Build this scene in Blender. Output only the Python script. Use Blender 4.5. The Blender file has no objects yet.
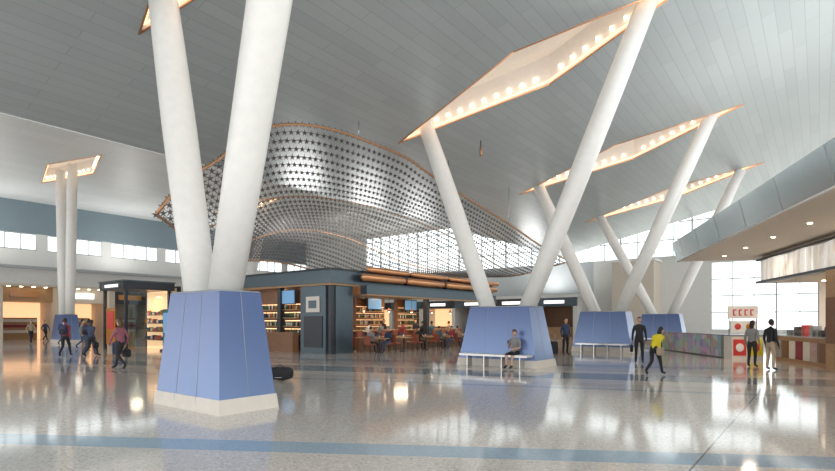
import bpy, bmesh, math, random
from mathutils import Vector, Matrix
random.seed(7)
S=bpy.context.scene
S.view_settings.view_transform='Standard'
DV=Vector((0.6115,0.7912)); NV=Vector((-0.7912,0.6115)); N0=9.2
def W(d,n,z=0.0):
    p=DV*d+NV*(n+N0); return Vector((p.x,p.y,z))
def CZ(n): return 9.65-0.217*(n-4)
FARZ=13.0
# ---------------------------------------------------------------- materials
def mat(name,col,rough=0.5,metal=0.0,emit=0.0,ecol=None,var=0.06,nscale=6.0,alpha=1.0,trans=0.0,spec=0.5):
    m=bpy.data.materials.new(name); m.use_nodes=True
    nt=m.node_tree; b=nt.nodes["Principled BSDF"]
    b.inputs["Roughness"].default_value=rough; b.inputs["Metallic"].default_value=metal
    b.inputs["Specular IOR Level"].default_value=spec
    if trans: b.inputs["Transmission Weight"].default_value=trans
    tc=nt.nodes.new("ShaderNodeTexCoord"); nz=nt.nodes.new("ShaderNodeTexNoise")
    nz.inputs["Scale"].default_value=nscale
    nt.links.new(tc.outputs["Object"],nz.inputs["Vector"])
    mx=nt.nodes.new("ShaderNodeMix"); mx.data_type='RGBA'
    mx.inputs[6].default_value=(*[max(0,c*(1-var)) for c in col],1)
    mx.inputs[7].default_value=(*[min(1,c*(1+var)) for c in col],1)
    nt.links.new(nz.outputs["Fac"],mx.inputs[0]); nt.links.new(mx.outputs[2],b.inputs["Base Color"])
    if emit:
        b.inputs["Emission Color"].default_value=(*(ecol or col),1); b.inputs["Emission Strength"].default_value=emit
    return m
M={}
M['white']=mat('white_paint',(.80,.80,.79),.45)
M['col']=mat('column_white',(.84,.84,.82),.35)
M['offw']=mat('off_white_wall',(.68,.69,.68),.6)
M['grayw']=mat('gray_wall',(.42,.46,.48),.6)
M['teal']=mat('teal_gray_wall',(.20,.27,.31),.5)
M['beige']=mat('beige_wall',(.62,.56,.48),.6)
M['soffit']=mat('soffit_beige',(.78,.68,.58),.6)
M['dark']=mat('dark_metal',(.03,.035,.045),.35,.3)
M['slate']=mat('slate_blue_fascia',(.07,.105,.13),.3,.4)
M['frame']=mat('window_frame',(.45,.48,.5),.4,.4)
M['copper']=mat('copper_tube',(.72,.36,.18),.28,.7)
M['bronze']=mat('bronze_rim',(.46,.25,.13),.35,.6)
M['star']=mat('star_metal',(.13,.12,.12),.4,.4)
M['wire']=mat('star_wire',(.22,.18,.15),.4,.5)
M['wood']=mat('dark_wood',(.20,.095,.045),.4,var=.3,nscale=10)
M['lwood']=mat('light_wood',(.44,.26,.13),.45,var=.25,nscale=10)
M['redch']=mat('brown_leather_seat',(.27,.07,.035),.45)
M['steel']=mat('steel_fascia',(.60,.69,.72),.2,.75,var=.15,nscale=.6)
M['stain']=mat('stainless',(.5,.5,.5),.25,.9)
M['warm']=mat('warm_led',(1,.6,.3),.5,emit=2.2,ecol=(1,.62,.32))
M['bulb']=mat('warm_bulb',(1,.7,.4),.5,emit=11,ecol=(1,.85,.6))
M['warmp']=mat('warm_light_panel',(1,.62,.36),.5,emit=1.0,ecol=(1,.6,.32))
M['wlight']=mat('white_light_panel',(1,1,.96),.5,emit=1.2,ecol=(1,.98,.93))
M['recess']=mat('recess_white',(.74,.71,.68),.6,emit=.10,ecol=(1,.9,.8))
M['screen']=mat('screen_glow',(.1,.25,.5),.3,emit=.45,ecol=(.2,.4,.6))
M['red']=mat('red_sign',(.6,.05,.05),.4)
M['yellow']=mat('yellow_cloth',(.75,.62,.02),.6)
M['black']=mat('black_cloth',(.015,.016,.02),.7)
M['navy']=mat('navy_cloth',(.03,.05,.11),.7)
M['tealc']=mat('teal_cloth',(.04,.13,.16),.7)
M['maroon']=mat('maroon_cloth',(.28,.04,.06),.7)
M['pink']=mat('pink_cloth',(.30,.10,.14),.7)
M['jean']=mat('denim',(.07,.10,.18),.8)
M['gcloth']=mat('gray_cloth',(.25,.25,.26),.8)
M['wcloth']=mat('white_cloth',(.75,.75,.74),.7)
M['tan']=mat('tan_cloth',(.42,.33,.23),.8)
M['skin1']=mat('skin_light',(.60,.36,.25),.5)
M['skin2']=mat('skin_dark',(.22,.11,.07),.5)
M['hairb']=mat('hair_black',(.012,.01,.01),.5)
M['hairn']=mat('hair_brown',(.09,.045,.02),.5)
M['eye']=mat('eye_white',(.8,.8,.8),.2); M['lip']=mat('lip',(.4,.12,.1),.5)
M['green']=mat('bottle_green',(.03,.15,.05),.1); M['amber']=mat('bottle_amber',(.45,.18,.03),.1)
M['clearb']=mat('bottle_clear',(.6,.65,.65),.1)
M['cream']=mat('cream_panel',(.72,.68,.62),.5)
g=bpy.data.materials.new('window_glass'); g.use_nodes=True; nt=g.node_tree
for n in list(nt.nodes): nt.nodes.remove(n)
o=nt.nodes.new('ShaderNodeOutputMaterial'); t=nt.nodes.new('ShaderNodeBsdfTransparent'); gl=nt.nodes.new('ShaderNodeBsdfGlossy'); mx=nt.nodes.new('ShaderNodeMixShader')
gl.inputs['Roughness'].default_value=.03; mx.inputs[0].default_value=.1; t.inputs[0].default_value=(.86,.93,.94,1)
nt.links.new(t.outputs[0],mx.inputs[1]); nt.links.new(gl.outputs[0],mx.inputs[2]); nt.links.new(mx.outputs[0],o.inputs[0])
M['glass']=g
def pedmat():
    m=mat('blue_pedestal_panel',(.15,.24,.56),.28,.2,var=.1,nscale=1.2)
    nt=m.node_tree; b=nt.nodes["Principled BSDF"]
    tc=nt.nodes.new("ShaderNodeTexCoord"); sx=nt.nodes.new("ShaderNodeSeparateXYZ"); nt.links.new(tc.outputs["Object"],sx.inputs[0])
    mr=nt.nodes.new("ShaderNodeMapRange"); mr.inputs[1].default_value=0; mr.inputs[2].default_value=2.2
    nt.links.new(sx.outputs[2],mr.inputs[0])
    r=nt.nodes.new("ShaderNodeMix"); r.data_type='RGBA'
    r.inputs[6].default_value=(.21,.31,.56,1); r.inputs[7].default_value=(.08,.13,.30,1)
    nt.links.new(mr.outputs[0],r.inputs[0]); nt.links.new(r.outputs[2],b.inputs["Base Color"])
    return m
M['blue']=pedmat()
def ceilmat(name,c1,c2,mortar,rough,metal,bw=3.6,rh=.62):
    m=mat(name,c1,rough,metal); nt=m.node_tree; b=nt.nodes["Principled BSDF"]
    tc=nt.nodes.new("ShaderNodeTexCoord"); mp=nt.nodes.new("ShaderNodeMapping")
    mp.inputs["Rotation"].default_value=(0,0,-math.atan2(DV.y,DV.x))
    br=nt.nodes.new("ShaderNodeTexBrick")
    br.inputs["Color1"].default_value=(*c1,1); br.inputs["Color2"].default_value=(*c2,1); br.inputs["Mortar"].default_value=(*mortar,1)
    br.inputs["Scale"].default_value=1; br.inputs["Mortar Size"].default_value=.01; br.inputs["Brick Width"].default_value=bw; br.inputs["Row Height"].default_value=rh
    nt.links.new(tc.outputs["Object"],mp.inputs[0]); nt.links.new(mp.outputs[0],br.inputs["Vector"])
    nt.links.new(br.outputs["Color"],b.inputs["Base Color"])
    return m
M['ceil']=ceilmat('ceiling_metal_panels',(.42,.465,.48),(.465,.51,.525),(.33,.365,.38),.34,.2,bw=3.6,rh=.4)
M['ceil2']=ceilmat('ceiling_far_panels',(.68,.70,.70),(.73,.74,.74),(.56,.58,.59),.4,.05,bw=5,rh=1.2)  # paler than the near ceiling: stronger light there is put into the colour
def floormat():
    m=bpy.data.materials.new('terrazzo_floor'); m.use_nodes=True; nt=m.node_tree; b=nt.nodes["Principled BSDF"]
    L=nt.links.new
    tc=nt.nodes.new("ShaderNodeTexCoord"); P=tc.outputs["Object"]
    vo=nt.nodes.new("ShaderNodeTexVoronoi"); vo.inputs["Scale"].default_value=42; L(P,vo.inputs["Vector"])
    sp=nt.nodes.new("ShaderNodeSeparateColor"); L(vo.outputs["Color"],sp.inputs[0])
    cr=nt.nodes.new("ShaderNodeValToRGB"); cr.color_ramp.elements[0].position=.0; cr.color_ramp.elements[0].color=(.38,.37,.36,1)
    cr.color_ramp.elements[1].position=1; cr.color_ramp.elements[1].color=(.80,.77,.73,1)
    e=cr.color_ramp.elements.new(.12); e.color=(.58,.55,.515,1); e=cr.color_ramp.elements.new(.8); e.color=(.65,.61,.57,1)
    L(sp.outputs[0],cr.inputs[0])
    cur=cr.outputs[0]
    def band(cur,p0,p1,w0,w1,col,fac):
        a=Vector(p0);c=Vector(p1);dr=(c-a).normalized();nn=Vector((-dr.y,dr.x))
        vd=nt.nodes.new("ShaderNodeVectorMath"); vd.operation='DOT_PRODUCT'; L(P,vd.inputs[0]); vd.inputs[1].default_value=(nn.x,nn.y,0)
        off=nn.dot(a)
        g1=nt.nodes.new("ShaderNodeMath"); g1.operation='GREATER_THAN'; L(vd.outputs["Value"],g1.inputs[0]); g1.inputs[1].default_value=off+w0
        g2=nt.nodes.new("ShaderNodeMath"); g2.operation='LESS_THAN'; L(vd.outputs["Value"],g2.inputs[0]); g2.inputs[1].default_value=off+w1
        mu=nt.nodes.new("ShaderNodeMath"); mu.operation='MULTIPLY'; L(g1.outputs[0],mu.inputs[0]); L(g2.outputs[0],mu.inputs[1])
        m2=nt.nodes.new("ShaderNodeMath"); m2.operation='MULTIPLY'; L(mu.outputs[0],m2.inputs[0]); m2.inputs[1].default_value=fac
        mx=nt.nodes.new("ShaderNodeMix"); mx.data_type='RGBA'; L(m2.outputs[0],mx.inputs[0]); L(cur,mx.inputs[6]); mx.inputs[7].default_value=(*col,1)
        return mx.outputs[2]
    A=((-5.3,7.1),(4.4,5.95))
    cur=band(cur,*A,-.28,.28,(.19,.38,.56),.72)
    B=((-18.5,22.6),(10.9,13.6))
    cur=band(cur,*B,-.9,.9,(.20,.27,.34),.7)
    cur=band(cur,*B,.9,1.6,(.82,.78,.72),.6)
    cur=band(cur,*B,-1.9,-.9,(.82,.78,.72),.5)
    cur=band(cur,*B,3.4,4.4,(.20,.34,.46),.65)
    cur=band(cur,*B,-3.2,-2.9,(.26,.34,.42),.5)
    cur=band(cur,(2.93,5.6),(8.05,12.2),-.012,.012,(.08,.08,.08),.8)
    cur=band(cur,(-7,5.6),(-1.9,12.2),-.012,.012,(.15,.15,.15),.6)
    L(cur,b.inputs["Base Color"])
    b.inputs["Roughness"].default_value=.085; b.inputs["Specular IOR Level"].default_value=.75
    return m
M['floor']=floormat()
def mosaic():
    m=mat('mosaic_panel',(.5,.4,.4),.4); nt=m.node_tree; b=nt.nodes["Principled BSDF"]
    v=nt.nodes.new("ShaderNodeTexVoronoi"); v.inputs["Scale"].default_value=3
    tc=nt.nodes.new("ShaderNodeTexCoord"); nt.links.new(tc.outputs["Object"],v.inputs["Vector"])
    mx=nt.nodes.new("ShaderNodeMix"); mx.data_type='RGBA'; mx.inputs[0].default_value=.6
    nt.links.new(v.outputs["Color"],mx.inputs[6]); mx.inputs[7].default_value=(.42,.38,.46,1); nt.links.new(mx.outputs[2],b.inputs["Base Color"]); return m
M['mosaic']=mosaic()
def wavem():
    m=mat('wave_panel',(.85,.83,.78),.5,emit=.45,ecol=(1,.95,.88)); nt=m.node_tree; b=nt.nodes["Principled BSDF"]
    v=nt.nodes.new("ShaderNodeTexWave"); v.inputs["Scale"].default_value=1.5; v.inputs["Distortion"].default_value=5; v.inputs["Detail Scale"].default_value=.6
    tc=nt.nodes.new("ShaderNodeTexCoord"); nt.links.new(tc.outputs["Object"],v.inputs["Vector"])
    mx=nt.nodes.new("ShaderNodeMix"); mx.data_type='RGBA'; mx.inputs[6].default_value=(.62,.58,.52,1); mx.inputs[7].default_value=(.9,.88,.84,1)
    nt.links.new(v.outputs["Fac"],mx.inputs[0]); nt.links.new(mx.outputs[2],b.inputs["Base Color"]); nt.links.new(mx.outputs[2],b.inputs["Emission Color"]); return m
M['wave']=wavem()
# ---------------------------------------------------------------- mesh builder
I3=lambda a,b,z: Vector((a,b,z))
class MB:
    def __init__(s): s.v=[];s.f=[];s.m=[];s.names=[];s.sm=[]
    def mi(s,k):
        if k not in s.names: s.names.append(k)
        return s.names.index(k)
    def add(s,vs,fs,k,smooth=False):
        o=len(s.v); s.v+= [tuple(v) for v in vs]; i=s.mi(k)
        for f in fs: s.f.append([o+x for x in f]); s.m.append(i); s.sm.append(smooth)
    def box(s,T,a0,a1,b0,b1,z0,z1,k):
        vs=[T(a,b,z) for z in(z0,z1) for a,b in((a0,b0),(a1,b0),(a1,b1),(a0,b1))]
        s.add(vs,[(3,2,1,0),(4,5,6,7),(0,1,5,4),(1,2,6,5),(2,3,7,6),(3,0,4,7)],k)
    def frus(s,T,ca,cb,ha0,hb0,z0,ha1,hb1,z1,k):
        vs=[T(ca+x*ha0,cb+y*hb0,z0) for x,y in((-1,-1),(1,-1),(1,1),(-1,1))]+[T(ca+x*ha1,cb+y*hb1,z1) for x,y in((-1,-1),(1,-1),(1,1),(-1,1))]
        s.add(vs,[(3,2,1,0),(4,5,6,7),(0,1,5,4),(1,2,6,5),(2,3,7,6),(3,0,4,7)],k)
    def tube(s,pts,rs,k,n=12,caps=True):
        pts=[Vector(p) for p in pts]
        if not isinstance(rs,(list,tuple)): rs=[rs]*len(pts)
        vs=[];fs=[]
        for i,p in enumerate(pts):
            d=(pts[min(i+1,len(pts)-1)]-pts[max(i-1,0)]).normalized()
            up=Vector((0,0,1)) if abs(d.z)<.9 else Vector((1,0,0))
            x=d.cross(up).normalized(); y=d.cross(x).normalized()
            for j in range(n):
                a=2*math.pi*j/n; vs.append(p+(x*math.cos(a)+y*math.sin(a))*rs[i])
        for i in range(len(pts)-1):
            for j in range(n):
                fs.append((i*n+j,i*n+(j+1)%n,(i+1)*n+(j+1)%n,(i+1)*n+j))
        if caps: fs.append(tuple(range(n))[::-1]); fs.append(tuple((len(pts)-1)*n+j for j in range(n)))
        s.add(vs,fs,k,True)
    def sup(s,T,c,r,k,e=1.0,nu=12,nv=8,keep=None):
        vs=[];fs=[]
        sg=lambda x,p:(abs(x)**p)*(1 if x>=0 else -1)
        for i in range(nv+1):
            ph=-math.pi/2+math.pi*i/nv
            for j in range(nu):
                th=2*math.pi*j/nu
                l=(sg(math.cos(ph),e)*sg(math.cos(th),e),sg(math.cos(ph),e)*sg(math.sin(th),e),sg(math.sin(ph),e))
                vs.append((l,T(c[0]+r[0]*l[0],c[1]+r[1]*l[1],c[2]+r[2]*l[2])))
        for i in range(nv):
            for j in range(nu):
                q=(i*nu+j,i*nu+(j+1)%nu,(i+1)*nu+(j+1)%nu,(i+1)*nu+j)
                if keep:
                    cc=[sum(vs[x][0][a] for x in q)/4 for a in range(3)]
                    if not keep(*cc): continue
                fs.append(q)
        s.add([v[1] for v in vs],fs,k,True)
    def out(s,name,origin=None):
        me=bpy.data.meshes.new(name)
        o=Vector(origin) if origin is not None else Vector((0,0,0))
        me.from_pydata([tuple(Vector(v)-o) for v in s.v],[],s.f)
        for k in s.names: me.materials.append(M[k])
        me.polygons.foreach_set('material_index',s.m); me.polygons.foreach_set('use_smooth',s.sm)
        me.update(); me.validate()
        ob=bpy.data.objects.new(name,me); ob.location=o; S.collection.objects.link(ob); return ob
def frame(O,a,b):
    O=Vector(O);a=Vector(a).normalized();b=Vector(b).normalized()
    return lambda x,y,z: Vector((O.x+a.x*x+b.x*y,O.y+a.y*x+b.y*y,z))
# ---------------------------------------------------------------- shell
mb=MB(); mb.add([W(-22,-34),W(50.3,-34),W(50.3,50.3),W(-22,50.3)],[(0,1,2,3)],'floor'); mb.out('floor')
KITES=[(6.5,0),(17.4,0),(28.9,0),(40.2,0)]
def kite(dc,nc,sgn=1): return [(dc,nc+5.3),(dc-1.5,nc-1.0),(dc,nc-6.4),(dc+1.5,nc-1.0)]
def holed(name,outer,holes,zf,k):
    bm=bmesh.new(); es=[]
    for poly in [outer]+holes:
        vv=[bm.verts.new(W(d,n,zf(n))) for d,n in poly]
        for i in range(len(vv)): es.append(bm.edges.new((vv[i],vv[(i+1)%len(vv)])))
    bmesh.ops.triangle_fill(bm,use_beauty=True,edges=es)
    me=bpy.data.meshes.new(name); bm.to_mesh(me); bm.free(); me.materials.append(M[k])
    ob=bpy.data.objects.new(name,me); S.collection.objects.link(ob); return ob
ceil=holed('ceiling',[(-16,-24),(50,-24),(50,11),(-16,11)],[kite(*k) for k in KITES],CZ,'ceil')
FK=[(14.9,36),(30,36)]
c2=holed('ceiling_far',[(-16,11),(50,11),(50,50),(-16,50)],[kite(*k) for k in FK],lambda n:FARZ,'ceil2')
mb=MB(); mb.box(W,-16,50,11,11.04,CZ(11)-.03,FARZ,'ceil2'); mb.out('trim_ceiling_step')
def recess(dc,nc,zf):
    mb=MB(); K=kite(dc,nc); h=1.1
    bot=[W(d,n,zf(n)) for d,n in K]; top=[W(d,n,zf(n)+h) for d,n in K]
    mb.add(bot+top,[(i,(i+1)%4,4+(i+1)%4,4+i) for i in range(4)]+[(4,5,6,7)],'recess')
    c=sum(bot,Vector())/4
    ins=[c+(p-c)*.955+Vector((0,0,.10)) for p in bot]
    for i in range(4): mb.tube([ins[i],ins[(i+1)%4]],.028,'warm',6)
    for i in range(4): mb.tube([bot[i],bot[(i+1)%4]],.03,'copper',6)
    for i in (2,3):
        a,b2=ins[i],ins[(i+1)%4]; L=(b2-a).length; n=int(L/.5)
        for j in range(1,n):
            p=a.lerp(b2,j/n); mb.sup(I3,(p.x,p.y,p.z+.26),(.055,.055,.055),'bulb',nu=8,nv=6)
    mb.out('skylight_recess')
for k in KITES: recess(*k,CZ)
for k in FK: recess(*k,lambda n:FARZ)
mb=MB(); A=-16;B=50.3
mb.box(W,A,B,50,50.3,0,8.4,'offw'); mb.box(W,A,B,50,50.3,10.0,13.0,'teal')
wins=[(12.2+5.75*i,12.2+5.75*i+4.85) for i in range(-5,7)]
prev=A
for a,b in wins:
    mb.box(W,prev,a,50,50.3,8.4,10,'offw'); prev=b
mb.box(W,prev,B,50,50.3,8.4,10,'offw')
mb.out('wall_left')
mb=MB()
for a,b in wins:
    for i in range(5):
        x=a+(b-a)*i/4; mb.box(W,x-.04,x+.04,50.02,50.2,8.4,10,'frame')
    for z in (8.4,9.9): mb.box(W,a,b,50.02,50.2,z,z+.1,'frame')
    mb.add([W(a,50.1,8.4),W(b,50.1,8.4),W(b,50.1,10),W(a,50.1,10)],[(0,1,2,3)],'glass')
mb.out('window_1')
mb=MB()
mb.box(W,-10,44,45,50,4.9,6.4,'offw'); mb.box(W,-10,44,44.9,50,4.7,4.9,'beige'); mb.box(W,-10,44,44.7,45,6.2,6.45,'grayw')
mb.out('trim_bulkhead')
mb=MB()
for i in range(9):
    a=4+i*4.4
    mb.box(W,a,a+.5,45.2,49.9,0,4.7,'beige')
    mb.box(W,a+.5,a+4.4,46.2,46.4,3.4,4.7,['cream','dark','lwood'][i%3])
    mb.box(W,a+.5,a+4.4,49.5,49.9,0,3.4,'warmp' if i%3!=1 else 'beige')
    mb.box(W,a+.9,a+3.9,48.6,49.0,0,2.0,'lwood')
    for z in (.6,1.1,1.6): mb.box(W,a+.95,a+3.85,48.4,48.6,z,z+.25,['maroon','cream','navy'][int(z*3)%3])
    mb.box(W,a+1.2,a+3.4,46.1,46.2,3.8,4.3,'wlight' if i%2 else 'amber')
    for j in range(4): mb.box(W,a+.9+j*.9,a+1.1+j*.9,45.6,45.8,4.66,4.7,'bulb')
mb.out('shop_front')
mb=MB()
E=lambda a,b,z: W(50+b,a,z)
mb.box(E,8,50,0,.3,0,7.4,'grayw'); mb.box(E,-2,8,0,.3,0,7.4,'offw')
mb.box(E,-26,-2,0,.3,0,1.0,'offw'); mb.box(E,-26,-2,0,.3,6.6,7.4,'offw')
mb.box(E,38,50,0,.3,7.4,13,'offw'); mb.box(E,11,38,0,.3,12.5,13,'offw')
mb.box(E,2,5.5,-2.5,0,0,6.9,'beige'); mb.box(E,1.9,5.6,-2.6,0,6.9,7.1,'white')
mb.out('wall_end')
mb=MB()
x=-26
while x<38.1:
    top=CZ(x) if x<11 else 12.5
    wdt=.12 if round(x/1.5)%4==0 else .05
    mb.box(E,x-wdt/2,x+wdt/2,.02,.25,7.4,top,'frame')
    if x<-2: mb.box(E,x-wdt/2,x+wdt/2,.02,.25,1,6.6,'frame')
    x+=1.5
for z in (7.4,8.9,10.4,11.9,13.4):
    lim=4-(z-9.65)/.217
    if z>CZ(11) and z<12.3: mb.box(E,11,38,.05,.2,z-.04,z+.04,'frame')
    mb.box(E,-26,min(lim if z>CZ(11) else 38,38),.05,.2,z-.04,z+.04,'frame')
for z in (2.4,3.8,5.2): mb.box(E,-26,-2,.05,.2,z-.04,z+.04,'frame')
mb.add([E(-26,.15,1),E(-2,.15,1),E(-2,.15,6.6),E(-26,.15,6.6)],[(0,1,2,3)],'glass')
mb.add([E(-26,.15,7.4),E(11,.15,7.4),E(11,.15,CZ(11)),E(-26,.15,CZ(-26))],[(0,1,2,3)],'glass')
mb.add([E(11,.15,7.4),E(38,.15,7.4),E(38,.15,12.5),E(11,.15,12.5)],[(0,1,2,3)],'glass')
mb.out('window_2')
mb=MB()
for i in range(6):
    a=8.5+i*4.5
    mb.box(E,a,a+.4,-3,-.01,0,3.9,'offw'); mb.box(E,a,a+4.5,-3.1,-2.8,3.1,3.9,'dark' if i%2 else 'slate')
    mb.box(E,a+.4,a+4.5,-.4,-.05,0,3.1,'warmp' if i%2 else 'wood')
    mb.box(E,a+.9,a+3.8,-1.8,-1.3,0,1.1,'lwood'); mb.box(E,a+1.2,a+3.2,-3.16,-3.1,3.35,3.65,'wlight')
mb.box(E,8.3,36,-3.2,-.01,3.9,4.2,'offw')
mb.out('shop_front')
m2=MB(); m2.add([W(51,-80,-3),W(200,-80,-3),W(200,150,-3),W(51,150,-3)],[(0,1,2,3)],'cream'); m2.out('ground_outside')
# ---------------------------------------------------------------- V columns
def vcol(c,baseL,baseR,topL,topR,ang=None,N=2.6,D=1.15):
    T=frame(c,DV,NV)
    mb=MB(); H=2.15; N/=2; D/=2
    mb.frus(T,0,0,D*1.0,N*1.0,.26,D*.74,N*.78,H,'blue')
    mb.frus(T,0,0,D*1.07,N*1.05,0.0,D*1.03,N*1.02,.26,'cream')
    mb.frus(T,0,0,D*.745,N*.785,H,D*.7,N*.74,H+.03,'frame')
    for f in (-.33,.33):
        for sd in (-1,1):
            mb.tube([T(sd*(D*1.0+.002),f*N,.26),T(sd*(D*.74+.002),f*N*.78,H)],.005,'grayw',4)
    for sd in(-1,1):
        mb.tube([T(0,sd*(N+.002),.26),T(0,sd*(N*.78+.002),H)],.005,'grayw',4)
        for f in(-.33,.33): mb.tube([T(sd*D*1.055,f*N*1.04,0.01),T(sd*D*1.035,f*N*1.04,.26)],.005,'grayw',4)
    for a,b in((baseL,topL),(baseR,topR)):
        a=Vector(a);b=Vector(b)
        a0=a-(b-a).normalized()*.45
        pts=[a0.lerp(b,t) for t in(0,.25,.5,.75,1)]
        mb.tube(pts,[.30,.33,.35,.34,.31],'col',32)
    mb.out('v_column',origin=(c[0],c[1],0))
vcol((-3.90,10.0),(-4.30,10.3,2.2),(-3.58,9.7,2.2),(-6.15,12.4,9.95),(-1.06,6.95,11.9),N=2.2,D=1.15)
vcol((3.30,19.4),(2.70,20.05,2.2),(4.03,18.95,2.2),(.31,21.85,9.95),(7.33,16.4,11.9),N=3.1,D=1.6)
vcol((10.3,28.5),(9.85,28.9,2.2),(10.95,28.1,2.2),(7.1,31,9.95),(14.4,25.3,11.9),N=3.1,D=1.5)
vcol((17.4,37),(16.9,37.4,2.2),(17.95,36.6,2.2),(13.8,39.8,9.95),(21.2,34.1,11.6),N=3.1,D=1.5)
vcol((-26.9,39.8),(-27.3,40.1,2.2),(-26.4,39.5,2.2),(-27.6,40.2,13.3),(-25.6,38.6,13.3))
pe=W(30,36); vcol((pe.x,pe.y),(pe.x-.5,pe.y+.4,2.2),(pe.x+.5,pe.y-.4,2.2),(pe.x-3.3,pe.y+2.5,13.3),(pe.x+3.3,pe.y-2.5,13.3))
def bench(c,L):
    T=frame(c,NV,DV); mb=MB()
    mb.box(T,-L/2,L/2,-.22,.22,.40,.46,'wcloth')
    for k in range(4):
        x=-L/2+.3+k*(L-.6)/3; mb.box(T,x-.02,x+.02,-.16,.16,0,.40,'stain')
    mb.box(T,-L/2,L/2,-.235,-.22,.39,.46,'stain'); mb.out('bench',origin=(c[0],c[1],0))
for c in((3.30,19.4),(10.3,28.5),(17.4,37)):
    q=Vector(c)-DV*1.12-NV*.15; bench((q.x,q.y),2.7)
# ---------------------------------------------------------------- sculpture
NE=[(6.8,4.5),(7.6,5.6),(8.6,6.4),(9.7,7.5),(11.3,8.3),(13.6,8.72),(17.2,8.76),(19.3,8.4),(22.8,7.86),(27.3,7.2),(32,6.4),(36.3,5.95)]
def near0(s):
    x=s*(len(NE)-1); i=min(int(x),len(NE)-2); f=x-i
    p=[NE[max(0,min(len(NE)-1,i+k))] for k in(-1,0,1,2)]
    r=[]
    for a in(0,1):
        p0,p1,p2,p3=[q[a] for q in p]
        r.append(.5*((2*p1)+(-p0+p2)*f+(2*p0-5*p1+4*p2-p3)*f*f+(-p0+3*p1-3*p2+p3)*f**3))
    return r
TB=[near0(i/400) for i in range(401)]; CL=[0]
for i in range(400): CL.append(CL[-1]+math.hypot(TB[i+1][0]-TB[i][0],TB[i+1][1]-TB[i][1]))
def near(s):
    t=s*CL[-1]; lo,hi=0,400
    while hi-lo>1:
        md=(lo+hi)//2
        if CL[md]<=t: lo=md
        else: hi=md
    f=(t-CL[lo])/max(1e-6,CL[hi]-CL[lo]); return [TB[lo][k]+(TB[hi][k]-TB[lo][k])*f for k in(0,1)]
def surf(s,m):
    d0,z0=near(s); d1=17.5+s*25; z1=5.2+.5*math.sin(s*9)
    d=d0*(1-m)+d1*m; n=5+15*m
    z=z0+(z1-z0)*(m**1.3)+math.sin(m*math.pi)*.5*math.sin(s*8.0+m*4+2.0)
    lim=(CZ(n)-.35) if n<11.3 else 9.5
    if z>=lim-.4: z=lim-.4+.4*(1-math.exp(-(z-lim+.4)/.4))
    return W(d,n,max(z,4.6 if m>.25 else 3.9))
mb=MB(); NS,NM=100,30
vs=[];fs=[]
a=Vector((.90,.30,0)).normalized(); n_=Vector((.28,-.86,-.30)); n_=(n_-a*n_.dot(a)).normalized(); b=n_.cross(a).normalized()
for i in range(NS+1):
    for j in range(NM+1):
        s=(i+(.5 if j%2 else 0))/NS;m=j/NM
        if s>1: continue
        p=surf(s,m); R=.125+.04*m; r=R*.34; o=len(vs)
        for k in range(10):
            an=math.pi*k/5+math.pi/2; rr=R if k%2==0 else r
            vs.append(p+a*math.cos(an)*rr+b*math.sin(an)*rr)
        vs.append(p+n_*.04); vs.append(p-n_*.04)
        for k in range(10):
            fs.append((o+k,o+(k+1)%10,o+10)); fs.append((o+(k+1)%10,o+k,o+11))
mb.add(vs,fs,'star')
for j in range(0,NM+1,2): mb.tube([surf(i/60,j/NM) for i in range(61)],.006,'wire',3,False)
for i in range(0,NS+1,2): mb.tube([surf(i/NS,j/14) for j in range(15)],.006,'wire',3,False)
for m in(0,1): mb.tube([surf(i/80,m) for i in range(81)],.05,'bronze',8)
for s in(0,1): mb.tube([surf(s,j/30) for j in range(31)],.05,'bronze',8)
for m in(.33,.66): mb.tube([surf(i/80,m) for i in range(81)],.022,'bronze',6)
for s,m in((.3,0),(.5,0),(.7,0),(.9,0),(.12,.1),(.3,.3),(.55,.3),(.8,.3),(.2,.7),(.5,.7),(.8,.7),(.3,1),(.7,1)):
    p=surf(s,m); n=5+15*m; zt=CZ(n) if n<11 else FARZ
    mb.tube([p,Vector((p.x,p.y,zt))],.016,'stain',5)
mb.out('star_net_sculpture')
for (d,n,l) in((8.3,2.6,1.0),(20.5,3.0,.7)):
    p=W(d,n,CZ(n)); mb=MB(); mb.tube([p,p-Vector((0,0,.35))],.02,'dark',6); mb.tube([p-Vector((0,0,.3)),p-Vector((0,0,.3+l*.6))],.06,'bronze',10); mb.out('pendant_speaker')
# ---------------------------------------------------------------- bar
T=W; mb=MB(); d0,d1,n0,n1=17.9,33.5,10.1,18.5
mb.box(T,d0-.3,d1,n0-.3,n1,3.55,4.2,'slate'); mb.box(T,d0-.4,d1+.05,n0-.4,n1+.05,4.2,4.28,'dark')
mb.box(T,d0-.2,d1-.1,n0-.2,n1-.1,3.45,3.55,'lwood')
mb.box(T,d0+1.8,d1-.2,n0-.75,n0-.3,3.05,3.5,'slate'); mb.box(T,d0+1.8,d1-.2,n0-.78,n0-.3,2.98,3.05,'lwood')
for a,b in((d0,n0),(d0,n0+4),(d0,n1-.3),(d1-.4,n0),(d1-.4,n1-.3),(d0+8,n0)): mb.box(T,a,a+.28,b,b+.28,0,3.5,'dark')
mb.box(T,d0-.1,d0+.15,n0+.28,n0+2.2,0,3.5,'slate'); mb.box(T,d0-.16,d0-.1,n0+.7,n0+1.7,2.1,2.9,'cream'); mb.box(T,d0-.14,d0-.1,n0+.5,n0+1.9,.3,1.9,'dark')
mb.box(T,d0-.17,d0-.16,n0+.9,n0+1.5,2.3,2.7,'slate')
mb.box(T,d0+.28,d0+1.5,n0-.05,n0+.12,0,3.5,'slate')
mb.box(T,d0+.5,d0+.65,n0+2.6,n1-.4,0,3.4,'wood')
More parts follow.
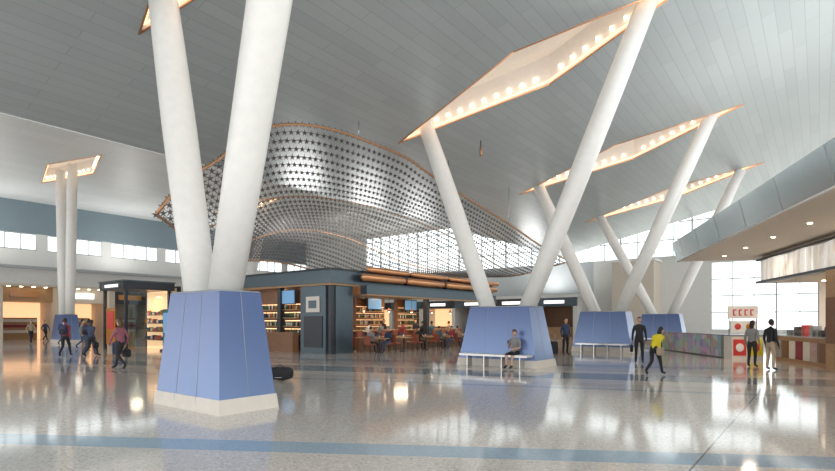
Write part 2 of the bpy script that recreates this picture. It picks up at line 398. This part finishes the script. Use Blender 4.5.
for z in(.9,1.35,1.8,2.25): mb.box(T,d0+.15,d0+.5,n0+2.8,n1-.5,z,z+.04,'lwood'); mb.box(T,d0+.48,d0+.5,n0+2.8,n1-.5,z+.3,z+.34,'warm')
mb.box(T,d0+.1,d0+.16,n0+3.0,n0+4.4,2.6,3.3,'screen'); mb.box(T,d0+.16,d0+.22,n0+2.95,n0+4.45,2.55,3.35,'dark')
mb.box(T,d0-.3,d0+.1,n0+2.6,n1-.3,0,1.05,'wood')
def bottle(mb,d,n,z,k):
    p=W(d,n,z); h=random.uniform(.22,.32)
    mb.tube([p,p+Vector((0,0,h*.6)),p+Vector((0,0,h*.75)),p+Vector((0,0,h))],[.04,.04,.016,.014],k,6)
ks=['green','amber','clearb','dark','cream','green']
for z in(.94,1.39,1.84,2.29):
    for i in range(34): bottle(mb,d0+.32,n0+2.9+i*.14,z,random.choice(ks))
for (aa,bb) in ((20.5,23.6),(25.2,28.2),(29.6,32)):
    mb.box(T,aa,bb,15.6,15.9,0,3.3,'wood')
    for z in(.95,1.4,1.85,2.3): mb.box(T,aa+.1,bb-.1,15.3,15.6,z,z+.04,'lwood'); mb.box(T,aa+.1,bb-.1,15.57,15.6,z+.34,z+.36,'warm')
    for z in(.99,1.44,1.89,2.34):
        for i in range(int((bb-aa-.4)/.15)): bottle(mb,aa+.2+i*.15,15.42,z,random.choice(ks))
mb.box(T,20.5,32,15.0,15.6,0,.95,'wood')
for a in(22,26,30): mb.box(T,a,a+1.3,15.1,15.16,2.5,3.2,'screen'); mb.box(T,a-.05,a+1.35,15.16,15.22,2.45,3.25,'dark')
mb.box(T,19.6,32.6,12.2,12.6,0,1.05,'wood'); mb.box(T,19.5,32.7,12.0,12.8,1.05,1.12,'lwood'); mb.box(T,19.6,32.6,12.17,12.2,.15,.95,'redch')
for i in range(14): mb.box(T,19.7+i*.95,19.75+i*.95,12.14,12.2,0,1.05,'dark')
for i in range(9):
    for b in(11.2,13.8): mb.sup(T,(19.8+i*1.6,b,3.42),(.08,.08,.03),'bulb',nu=8,nv=4)
for i in range(6):
    p=W(20.4+i*2.3,12.4,0); mb.tube([p+Vector((0,0,3.45)),p+Vector((0,0,2.5))],.01,'dark',5); mb.tube([p+Vector((0,0,2.5)),p+Vector((0,0,2.25))],[.04,.14],'copper',12); mb.sup(I3,(p.x,p.y,2.27),(.06,.06,.06),'bulb',nu=8,nv=6)
mb.box(T,d0+1.9,d1-3,n0-.1,n0+.05,0,.75,'wood'); mb.box(T,d0+1.85,d1-2.95,n0-.15,n0+.1,.75,.8,'lwood')
mb.out('bar_pavilion')
mb=MB()
for a,b in((19.4,22.9),(23.1,26.8),(27.0,30.4),(30.6,33.4)):
    mb.tube([W(a+(b-a)*t,9.42,3.92) for t in(0,.04,.5,.96,1)],[.12,.19,.21,.19,.12],'copper',16)
    mb.tube([W(a+.5+(b-a)*t,9.5,4.36) for t in(0,.04,.5,.96,1)],[.1,.14,.16,.14,.1],'copper',16)
    for q in(a+.3,b-.3): mb.box(W,q-.03,q+.03,9.45,9.79,3.7,3.78,'dark'); mb.box(W,q-.03,q+.03,9.6,9.66,3.7,4.3,'dark')
mb.out('copper_tube_sculpture')
def lamp(p,e,c=(1,.75,.5),size=1.5,up=False,name='ceiling_and_fill_lamp'):
    l=bpy.data.lights.new(name,'AREA'); l.energy=e; l.size=size; l.color=c
    o=bpy.data.objects.new(name,l); o.location=p; S.collection.objects.link(o)
    if up: o.rotation_euler=(math.pi,0,0)
lamp(W(22,13.9,3.4),120,size=.9); lamp(W(28,13.9,3.4),120,size=.9); lamp(W(18.3,14.5,3.4),20,size=.4)
for d in(21,24.5,28,31): lamp(W(d,10.7,3.4),40,size=.35)  # added fill lamps under the canopy, brightening the bar front
for d in(20,25.5,31): lamp(W(d,13.5,4.35),330,(1,.97,.93),2,True,'fill_uplight')  # unseen lamps added on roof tops to brighten ceiling and sculpture
for a in(-5,2,9): lamp(Vector((8.7+.25*a+.968*4,10.8+.968*a-.25*4,5.5)),380,(1,.97,.93),2,True,'fill_uplight')
for d in(0,12,24,36): lamp(W(d,46.5,6.6),280,(1,.97,.93),2,True,'fill_uplight')
for n in(12,24): lamp(W(47.5,n,4.4),330,(1,.97,.93),2,True,'fill_uplight')
def stool(d,n,h=.72):
    mb=MB(); p=W(d,n,0)
    T=frame((p.x,p.y),DV,NV)
    mb.box(T,-.2,.2,-.2,.2,h-.05,h,'redch'); mb.box(T,-.2,.2,-.24,-.19,h,h+.38,'redch')
    for a in(-.17,.17):
        for b in(-.17,.17): mb.tube([T(a*1.15,b*1.15,0),T(a,b,h-.05)],.018,'dark',6)
    for a in(-.18,.18): mb.tube([T(a,-.18,.25),T(a,.18,.25)],.012,'dark',5)
    mb.out('bar_stool',origin=p)
for i in range(12): stool(20.2+i*1.03,11.55)
def dchair(d,n,flip):
    mb=MB(); p=W(d,n,0); sgn=1 if flip else -1
    T=frame((p.x,p.y),DV*sgn,NV)
    mb.sup(T,(0,0,.45),(.23,.23,.05),'redch',e=.4); mb.box(T,-.24,-.19,-.2,.2,.5,.9,'redch')
    for a in(-.18,.18):
        for b in(-.18,.18): mb.tube([T(a*1.1,b*1.1,0),T(a,b,.43)],.016,'dark',6)
    mb.out('dining_chair',origin=p)
for i in range(6):
    d=20.2+i*2.0; n=8.9
    p=W(d,n,0); mb=MB(); T=frame((p.x,p.y),DV,NV)
    mb.box(T,-.35,.35,-.35,.35,.72,.76,'lwood'); mb.tube([T(0,0,.03),T(0,0,.72)],.035,'dark',8); mb.tube([T(0,0,0),T(0,0,.04)],[.25,.22],'dark',16)
    mb.tube([T(.1,.1,.76),T(.1,.1,.9)],[.03,.035],'clearb',8)
    mb.out('dining_table',origin=p)
    dchair(d-.72,n,True); dchair(d+.72,n,False)
# ---------------------------------------------------------------- right food court canopy
F=frame((8.7,10.8),(.25,.968),(.968,-.25))
mb=MB()
def quad(pts,k): mb.add(pts,[(0,1,2,3)],k)
a0,a1=-9,14.7
mb.box(F,a0,a1,.25,14,4.52,5.3,'grayw')
quad([F(a0,0.12,4.5),F(a1,0.12,4.5),F(a1+.1,-.1,5.4),F(a0,-.1,5.4)],'steel')
quad([F(a1,.12,4.5),F(a1+.6,14,4.5),F(a1+.8,14,5.4),F(a1+.1,-.1,5.4)],'steel')
quad([F(a0,.12,4.5),F(a1,.12,4.5),F(a1+.6,14,4.5),F(a0,14,4.5)],'soffit')
quad([F(a0,-.1,5.4),F(a1+.1,-.1,5.4),F(a1+.8,14,5.4),F(a0,14,5.4)],'grayw')
for i in range(9):
    x=a0+1.5+i*2.6; mb.tube([F(x,.115,4.5),F(x,-.105,5.4)],.005,'grayw',4)
mb.tube([F(a0,.13,4.49),F(a1,.13,4.49)],.03,'white',6)
for i in range(9):
    mb.sup(F,(a0+1+i*2.6,1.6,4.49),(.07,.07,.02),'bulb',nu=8,nv=4)
mb.out('food_court_canopy')
mb=MB()
mb.box(F,-3,13.4,3.25,3.5,3.3,4.48,'soffit')
nseg=24
for i in range(nseg):
    x0=4.5+i*8.9/nseg; x1=4.5+(i+1)*8.9/nseg
    mb.box(F,x0,x1-.02,3.14+.06*math.sin(i*.9),3.25,3.4,4.28,'wave')
mb.box(F,4.4,13.5,3.05,3.3,3.3,3.4,'dark'); mb.box(F,4.4,13.5,3.05,3.3,4.28,4.36,'dark')
mb.box(F,-3,13.4,8,8.2,0,4.48,'cream'); mb.box(F,13.3,13.45,5.4,8,0,4.48,'white')
mb.box(F,6.6,7.4,3.05,3.75,0,3.3,'lwood'); mb.box(F,6.7,7.3,3.0,3.05,.9,2.4,'wood')
mb.box(F,-3,13.3,3.5,8,3.3,3.4,'beige')
mb.box(F,7.6,12.6,3.5,4.2,0,1.0,'lwood'); mb.box(F,7.55,12.65,3.4,4.25,1.0,1.06,'stain')
for i in range(8): mb.box(F,7.75+i*.6,8.25+i*.6,3.47,3.5,.15,.85,['cream','wood','stain','cream','maroon','cream','wood','stain'][i])
mb.add([F(8,3.6,1.4),F(12.2,3.6,1.4),F(12.2,3.6,1.06),F(8,3.6,1.06)],[(0,1,2,3)],'glass')
for i in range(6): mb.box(F,8+i*.75,8.5+i*.75,6.8,7.7,0,random.choice([.95,1.6,1.9]),'stain')
for i in range(5): mb.box(F,7.9+i*.95,8.75+i*.95,6.4,6.46,2.35,3.0,'wlight' if i%2 else 'warmp'); mb.box(F,8+i*.95,8.65+i*.95,6.38,6.4,2.45,2.6,['red','green','navy','amber','maroon'][i])
for i in range(7): mb.box(F,7.9+i*.65,8.15+i*.65,3.7,4.0,1.06,random.uniform(1.2,1.5),random.choice(['stain','red','dark','cream','yellow']))
for i in range(6): mb.sup(F,(8+i*.8,5,3.28),(.08,.08,.02),'bulb',nu=8,nv=4)
for i in range(4): mb.box(F,8.2+i*1.1,8.8+i*1.1,7.9,8,1.5,2.2,['amber','navy','red','tealc'][i])
mb.out('food_shop')
lamp(F(10,5.4,3.25),120,(1,.85,.68)); lamp(F(5,2.5,4.4),40,(1,.82,.62),.5); lamp(F(11,2,4.4),30,(1,.82,.62),.4)
mb=MB(); C=frame((13.55,22.4),(1,0),(0,1))
mb.box(C,0,1.35,0,.6,0,1.0,'cream'); mb.box(C,-.05,1.4,-.05,.65,1.0,1.05,'stain'); mb.box(C,.05,.6,-.02,0,.15,.85,'red'); mb.box(C,.75,1.3,-.02,0,.15,.85,'yellow'); mb.sup(C,(.32,-.03,.5),(.18,.015,.18),'white'); mb.sup(C,(1.02,-.03,.5),(.16,.015,.2),'red')
mb.tube([C(.05,.3,1.05),C(.05,.3,2.3)],.02,'dark',6); mb.tube([C(1.25,.3,1.05),C(1.25,.3,2.3)],.02,'dark',6)
mb.box(C,.0,1.3,.27,.33,1.75,2.3,'white')
for q in(.2,.45,.7,.95):
    mb.box(C,q,q+.05,.25,.27,1.88,2.15,'red'); mb.box(C,q+.05,q+.15,.25,.27,2.1,2.15,'red'); mb.box(C,q+.05,q+.13,.25,.27,1.88,1.92,'red')
mb.box(C,.1,1.2,.25,.33,1.15,1.65,'white'); mb.sup(C,(.4,.24,1.4),(.14,.015,.14),'red'); mb.sup(C,(.9,.24,1.4),(.14,.015,.14),'amber'); mb.out('order_counter')
mb=MB(); Q=frame((13.55,23.2),(.09,.995),(.995,-.09))
mb.box(Q,0,7,0,.18,.05,1.0,'mosaic'); mb.box(Q,-.03,7.03,-.03,.21,1.0,1.05,'stain'); mb.box(Q,0,7,.02,.16,0,.05,'dark')
for i in range(8): mb.box(Q,i*.99,i*.99+.03,-.01,.19,.05,1.0,'stain')
mb.out('mosaic_partition')
for (x,y) in((16,27),(17.5,30),(19.5,33),(15.5,33)):
    mb=MB(); T=frame((x,y),DV,NV)
    mb.tube([T(0,0,.72),T(0,0,.76)],.4,'lwood',20); mb.tube([T(0,0,0),T(0,0,.72)],.04,'dark',8); mb.tube([T(0,0,0),T(0,0,.03)],.24,'dark',16)
    mb.out('cafe_table',origin=(x,y,0))
# ---------------------------------------------------------------- left kiosks
def kiosk(name,d,n,w,dp,h,sc):
    p=W(d,n,0); mb=MB(); T=frame((p.x,p.y),NV,DV)
    mb.box(T,-.15,w+.15,-.15,dp+.15,h-.45,h,'dark'); mb.box(T,-.2,w+.2,-.2,dp+.2,h,h+.06,'slate')
    for a in(0,w-.15):
        for b in(0,dp-.15): mb.box(T,a,a+.15,b,b+.15,0,h-.45,'dark')
    mb.box(T,.15,w-.15,dp-.12,dp-.06,0,h-.45,sc)
    for z in(.5,1.0,1.5,2.0):
        mb.box(T,.2,w-.2,dp-.5,dp-.12,z,z+.04,'wood')
        for i in range(int((w-.5)/.25)): mb.box(T,.25+i*.25,.43+i*.25,dp-.42,dp-.2,z+.04,z+.04+random.uniform(.12,.3),random.choice(['red','cream','navy','amber','tealc']))
    mb.box(T,.3,w-.3,-.18,-.15,h-.38,h-.1,'slate')
    for i in range(6): mb.box(T,.5+i*.3,.68+i*.3,-.2,-.18,h-.32,h-.16,'wlight')
    mb.box(T,.2,w*.4,.1,.6,0,1.05,'lwood'); mb.box(T,-.02,0,.2,dp-.2,.2,h-.6,'glass')
    mb.box(T,w*.5,w*.9,.05,.1,.3,2.4,'amber'); mb.box(T,w*.55,w*.85,.03,.05,1.2,2.2,'red')
    mb.out(name,origin=p)
kiosk('retail_kiosk',13.0,21.5,2.9,2.6,3.9,'warmp')
kiosk('retail_kiosk',20.5,24.5,3.2,2.6,3.3,'grayw')
kiosk('retail_kiosk',27,27.5,4,2.6,3.3,'warmp')
lamp(W(14.3,23,3.3),60,(1,.7,.45),.6)
mb=MB(); p=W(14.2,19.0,0); T=frame((p.x,p.y),NV,DV)
mb.box(T,-.5,.5,-.08,.08,.1,2.3,'tealc'); mb.box(T,-.42,.42,-.1,-.08,1.0,2.1,'screen'); mb.box(T,-.6,.6,-.2,.2,0,.1,'dark'); mb.out('information_sign')
mb=MB(); p=W(16.4,24.2,0); T=frame((p.x,p.y),NV,DV)
mb.box(T,-2.2,2.2,-.08,.08,3.35,3.8,'dark'); mb.box(T,-2,2,-.1,-.08,3.45,3.7,'offw')
for a in(-2,2): mb.tube([T(a,0,0),T(a,0,3.4)],.05,'dark',8)
mb.out('wayfinding_sign')
# ---------------------------------------------------------------- people
def person(name,x,y,yaw,h=1.72,pose='stand',top='navy',pants='jean',hair='hairb',skin='skin1',longhair=False,bare=False,lean=0,bag=None,shoe='black',z0=0,hipw=1.0,phone=False):
    sc=h/1.75; ya=math.radians(yaw); f=Vector((math.sin(ya),math.cos(ya))); r=Vector((math.cos(ya),-math.sin(ya)))
    def T(a,b,z): return Vector((x+(r.x*a+f.x*b)*sc,y+(r.y*a+f.y*b)*sc,z0+z*sc))
    J={}; pz=.95
    if pose=='sit': pz=.57
    if pose=='stool': pz=.86
    le=math.radians(lean)
    def up(a,b,z): return (a, b*math.cos(le)+z*math.sin(le), pz+z*math.cos(le)-b*math.sin(le))
    J['pel']=(0,0,pz); J['spi']=up(0,.01,.2); J['che']=up(0,0,.40); J['nec']=up(0,-.005,.535); J['hb']=up(0,.015,.60)
    for s,sd in((1,'R'),(-1,'L')):
        J['hip'+sd]=(s*.095,0,pz-.05)
        if pose=='stand' : leg=((s*.11,.02,.5),(s*.12,-.03,.09),(s*.14,.13,.035))
        elif pose=='walk':
            leg=((.10,.19,.53),(.10,.30,.11),(.11,.47,.07)) if s>0 else ((-.09,.0,.49),(-.09,-.32,.19),(-.1,-.22,.04))
        elif pose=='sit': leg=((s*.12,.44,.52),(s*.11,.46,.09),(s*.12,.63,.035))
        elif pose=='stool': leg=((s*.14,.40,.80),(s*.13,.30,.38),(s*.14,.44,.31))
        J['kne'+sd],J['ank'+sd],J['toe'+sd]=leg
        J['sho'+sd]=up(s*.175,0,.455)
        if pose=='walk': arm=(up(s*.235,-.14*s,.18),up(s*.24,-.12*s+.1,-.06))
        elif pose in('sit','stool'): arm=(up(s*.235,.05,.18),(s*.13,.36,pz+.14) if pose=='sit' else (s*.16,.40,pz+.26))
        elif lean>15: arm=(up(s*.22,.14,.2),(s*.16,.36+.3*math.sin(le),.80))
        else: arm=(up(s*.235,-.03,.17),up(s*.25,.06,-.07))
        if phone and s>0: arm=(up(s*.23,.06,.18),up(s*.10,.32,.30))
        J['elb'+sd],J['wri'+sd]=arm
        e,w_=Vector(arm[0]),Vector(arm[1]); J['pal'+sd]=tuple(w_+(w_-e).normalized()*.07)
    order=['pel','spi','che','nec','hb']; rad={'pel':(.145*hipw,.115),'spi':(.125,.10),'che':(.155,.115),'nec':(.062,.062),'hb':(.052,.052)}
    E=[('pel','spi'),('spi','che'),('che','nec'),('nec','hb')]; reg={('pel','spi'):top,('spi','che'):top,('che','nec'):top,('nec','hb'):skin}
    for sd in 'LR':
        order+=['hip'+sd,'kne'+sd,'ank'+sd,'toe'+sd,'sho'+sd,'elb'+sd,'wri'+sd,'pal'+sd]
        rad.update({'hip'+sd:(.10,.10),'kne'+sd:(.062,.062),'ank'+sd:(.045,.045),'toe'+sd:(.04,.03),'sho'+sd:(.068,.068),'elb'+sd:(.046,.046),'wri'+sd:(.03,.03),'pal'+sd:(.034,.022)})
        for e,k in((('pel','hip'+sd),pants),(('hip'+sd,'kne'+sd),pants),(('kne'+sd,'ank'+sd),skin if bare else pants),(('ank'+sd,'toe'+sd),shoe),(('che','sho'+sd),top),(('sho'+sd,'elb'+sd),top),(('elb'+sd,'wri'+sd),skin if bare else top),(('wri'+sd,'pal'+sd),skin)):
            E.append(e); reg[e]=k
    idx={k:i for i,k in enumerate(order)}
    me=bpy.data.meshes.new('tmp'); me.from_pydata([J[k] for k in order],[(idx[a],idx[b]) for a,b in E],[])
    ob=bpy.data.objects.new('tmp',me); S.collection.objects.link(ob)
    sk=ob.modifiers.new('s','SKIN'); sk.use_smooth_shade=True
    for i,k in enumerate(order):
        sv=me.skin_vertices[0].data[i]; sv.radius=rad[k]; sv.use_root=(k=='pel')
    ss=ob.modifiers.new('u','SUBSURF'); ss.levels=2; ss.render_levels=2
    bpy.context.view_layer.update(); dg=bpy.context.evaluated_depsgraph_get(); em=ob.evaluated_get(dg).to_mesh()
    mb=MB(); V=[v.co.copy() for v in em.vertices]
    segs=[(Vector(J[a]),Vector(J[b]),reg[(a,b)]) for a,b in E]
    groups={}
    for pl in em.polygons:
        c=pl.center; best=None
        for a,b,k in segs:
            ab=b-a; t=max(0,min(1,(c-a).dot(ab)/ab.length_squared)); dd=(c-(a+ab*t)).length
            if k in(skin,) : dd+=.01
            if best is None or dd<best[0]: best=(dd,k)
        groups.setdefault(best[1],[]).append(list(pl.vertices))
    base=len(mb.v); mb.v+=[tuple(T(*v)) for v in V]
    for k,fl in groups.items():
        i=mb.mi(k)
        for q in fl: mb.f.append([base+x_ for x_ in q]); mb.m.append(i); mb.sm.append(True)
    bpy.data.objects.remove(ob,do_unlink=True)
    hb=Vector(J['hb']); hc=hb+Vector((0,.02+.08*math.sin(le),.11))
    if phone or pose=='sit': tilt=.35
    else: tilt=min(le*.6,.5)
    ct,st=math.cos(tilt),math.sin(tilt)
    def HT(a,b,z): return T(hc.x+a,hc.y+b*ct+z*st,hc.z+z*ct-b*st)
    mb.sup(HT,(0,0,.01),(.076,.095,.115),skin,nu=16,nv=12)
    mb.sup(HT,(0,.03,-.06),(.052,.06,.055),skin,nu=12,nv=8)
    mb.sup(HT,(0,.1,-.01),(.013,.022,.028),skin,nu=8,nv=6)
    for s in(-1,1):
        mb.sup(HT,(s*.032,.083,.015),(.014,.01,.009),'eye',nu=8,nv=6); mb.sup(HT,(s*.032,.092,.015),(.006,.004,.006),'hairb',nu=6,nv=4)
        mb.sup(HT,(s*.032,.088,.038),(.018,.007,.004),hair,nu=6,nv=4); mb.sup(HT,(s*.077,-.005,0),(.01,.02,.032),skin,nu=8,nv=6)
    mb.sup(HT,(0,.09,-.052),(.024,.009,.007),'lip',nu=8,nv=4)
    mb.sup(HT,(0,-.012,.025),(.085,.10,.118),hair,nu=16,nv=12,keep=lambda a,b,z: z>.45 or b<-.05 and z>-.6 or (b<.35 and z>.1))
    if longhair: mb.sup(HT,(0,-.06,-.09),(.085,.055,.16),hair,nu=12,nv=8)
    for s,sd in((1,'R'),(-1,'L')):
        w_=Vector(J['wri'+sd]); p=Vector(J['pal'+sd]); d=(p-w_).normalized()
        side=d.cross(Vector((s,0.001,0))).normalized(); nrm=d.cross(side).normalized()
        if nrm.x*s>0: nrm=-nrm
        for i,(l) in enumerate((.062,.072,.068,.05)):
            o=p-d*.005+side*(-.027+.018*i)
            a=o+d*l*.5+nrm*.006; b=a+(d*.75+nrm*.65)*l*.5
            mb.tube([T(*q) for q in(o,a,b)],[.009*sc,.0085*sc,.007*sc],skin,6)
        th=w_+d*.03-side*.03; mb.tube([T(*q) for q in(th,th+d*.03-side*.025+nrm*.01,th+d*.055-side*.03+nrm*.02)],[.011*sc,.01*sc,.008*sc],skin,6)
        if phone and s>0:
            c=p+d*.03; TT=lambda a_,b_,z_: T(c.x+a_,c.y+b_,c.z+z_)
            mb.box(TT,-.035,.035,-.005,.005,-.02,.12,'dark')
    if bag=='backpack':
        c=up(0,-.20,.30); mb.sup(T,c,(.15,.10,.23),'navy' if top!='navy' else 'black',e=.5); c=up(0,-.29,.22); mb.sup(T,c,(.11,.04,.11),'black',e=.5)
        for s in(-1,1): mb.tube([T(*up(s*.11,-.12,.45)),T(*up(s*.11,.02,.52)),T(*up(s*.11,.135,.38)),T(*up(s*.12,-.08,.14))],.016,'black',6)
    if bag=='tote':
        w_=Vector(J['wriR']); mb.sup(T,(w_.x+.03,w_.y,w_.z-.32),(.06,.17,.14),'black',e=.45)
        mb.tube([T(w_.x+.03,w_.y-.1,w_.z-.2),T(w_.x+.01,w_.y,w_.z-.05),T(w_.x+.03,w_.y+.1,w_.z-.2)],.01,'black',6)
    if bag=='shoulder':
        mb.sup(T,(.26,-.03,.85),(.07,.16,.14),'tan',e=.45)
        mb.tube([T(.26,-.03,.98),T(*up(.2,-.06,.36)),T(*up(.1,0,.53)),],.012,'black',6)
    return mb.out(name,origin=(x,y,z0))
person('traveler_walking',-16.2,23.9,-10,1.74,'walk','maroon','black',bag='backpack',skin='skin2')
person('traveler_walking',-15.55,24.6,5,1.7,'walk','tealc','jean',bag='backpack',skin='skin2')
person('traveler_walking',-15.0,23.9,10,1.66,'walk','navy','black',longhair=True,bag='tote')
person('woman_walking',-9.95,17.4,-75,1.66,'walk','pink','black',hair='hairn',longhair=True,bag='tote')
person('seated_woman',3.40,18.14,218,1.66,'sit','gcloth','black',hair='hairn',bare=True,phone=True,z0=0)
person('man_standing',8.7,20.4,200,1.76,'stand','black','black',bag='tote')
person('woman_leaning',7.1,15.6,60,1.5,'walk','yellow','black',longhair=True,lean=30,bag='shoulder')
person('man_standing',7.2,25.3,160,1.76,'stand','navy','black')
person('man_standing',11.75,17.3,75,1.66,'stand','black','tan',skin='skin2')
person('woman_standing',11.9,18.5,60,1.62,'stand','gcloth','black',longhair=True)
person('cook',F(9.5,5,0).x,F(9.5,5,0).y,270,1.7,'stand','wcloth','black')
person('cook',F(11.5,5,0).x,F(11.5,5,0).y,260,1.7,'stand','black','black')
person('man_standing',W(16.5,20,0).x,W(16.5,20,0).y,150,1.75,'stand','black','jean')
person('traveler_walking',-24.5,36,20,1.75,'walk','wcloth','jean',bag='backpack')
person('traveler_walking',-29,39,120,1.7,'walk','tan','black')
person('traveler_walking',-31.5,44,100,1.7,'walk','navy','black')
person('traveler_walking',-20,31,60,1.7,'walk','gcloth','jean')
person('man_standing',12.5,34.5,200,1.75,'stand','gcloth','jean')
cols=['navy','wcloth','gcloth','maroon','black','tealc','tan','navy']
nvang=math.degrees(math.atan2(NV.x,NV.y))
for i,k in enumerate((0,2,3,5,7,8,10)):
    p=W(20.2+k*1.03,11.55,0); person('bar_patron',p.x,p.y,nvang,1.72,'stool',cols[i],'jean',skin=['skin1','skin2'][i%2],z0=0)
dang=math.degrees(math.atan2(DV.x,DV.y))
for i in(0,2,3,4):
    p=W(20.2+i*2-.7,8.9,0); person('seated_diner',p.x,p.y,dang,1.7,'sit',cols[i+2],'black')
for i in(0,3):
    p=W(20.2+i*2+.7,8.9,0); person('seated_diner',p.x,p.y,dang+180,1.7,'sit',cols[i],'jean')
for k in(21.8,26.2,29.6):
    p=W(k,13.9,0); person('bartender',p.x,p.y,nvang+180,1.75,'stand','black','black')
def suitcase(x,y,k='black'):
    mb=MB(); T=frame((x,y),(1,0),(0,1))
    mb.sup(T,(0,0,.36),(.2,.12,.3),k,e=.3)
    for a in(-.15,.15):
        for b in(-.08,.08): mb.tube([T(a-.01,b,.03),T(a+.01,b,.03)],.03,'dark',8)
    for a in(-.15,.15): mb.tube([T(a,-.06,.03),T(a,-.06,.12)],.015,'dark',6)
    mb.tube([T(-.1,.1,.6),T(-.1,.1,1.0),T(.1,.1,1.0),T(.1,.1,.6)],.012,'stain',6)
    for i in range(4): mb.box(T,-.12+i*.07,-.11+i*.07,-.125,-.12,.14,.58,'dark')
    mb.out('suitcase',origin=(x,y,0))
suitcase(6.6,25.2); suitcase(-14.2,24.6,'navy')
mb=MB(); T=frame((-3.75,14.2),(1,0),(0,1))
mb.sup(T,(0,0,.2),(.36,.2,.17),'black',e=.5); mb.tube([T(-.15,0,.34),T(0,0,.44),T(.15,0,.34)],.015,'dark',6); mb.tube([T(-.1,-.2,.1),T(.1,-.2,.1)],.01,'stain',5)
mb.out('duffel_bag',origin=(-3.75,14.2,0))
# ---------------------------------------------------------------- world & camera
w=bpy.data.worlds.new('sky'); S.world=w; w.use_nodes=True; bg=w.node_tree.nodes['Background']
bg.inputs[0].default_value=(1.0,.985,.965,1); bg.inputs[1].default_value=2.55
cam=bpy.data.cameras.new('camera'); co=bpy.data.objects.new('camera',cam); S.collection.objects.link(co)
co.location=(0,0,1.6); co.rotation_euler=(math.pi/2,0,0)
cam.sensor_width=36; cam.lens=520/835*36; cam.shift_y=86.5/835; cam.clip_end=400; cam.clip_start=.1
S.camera=co
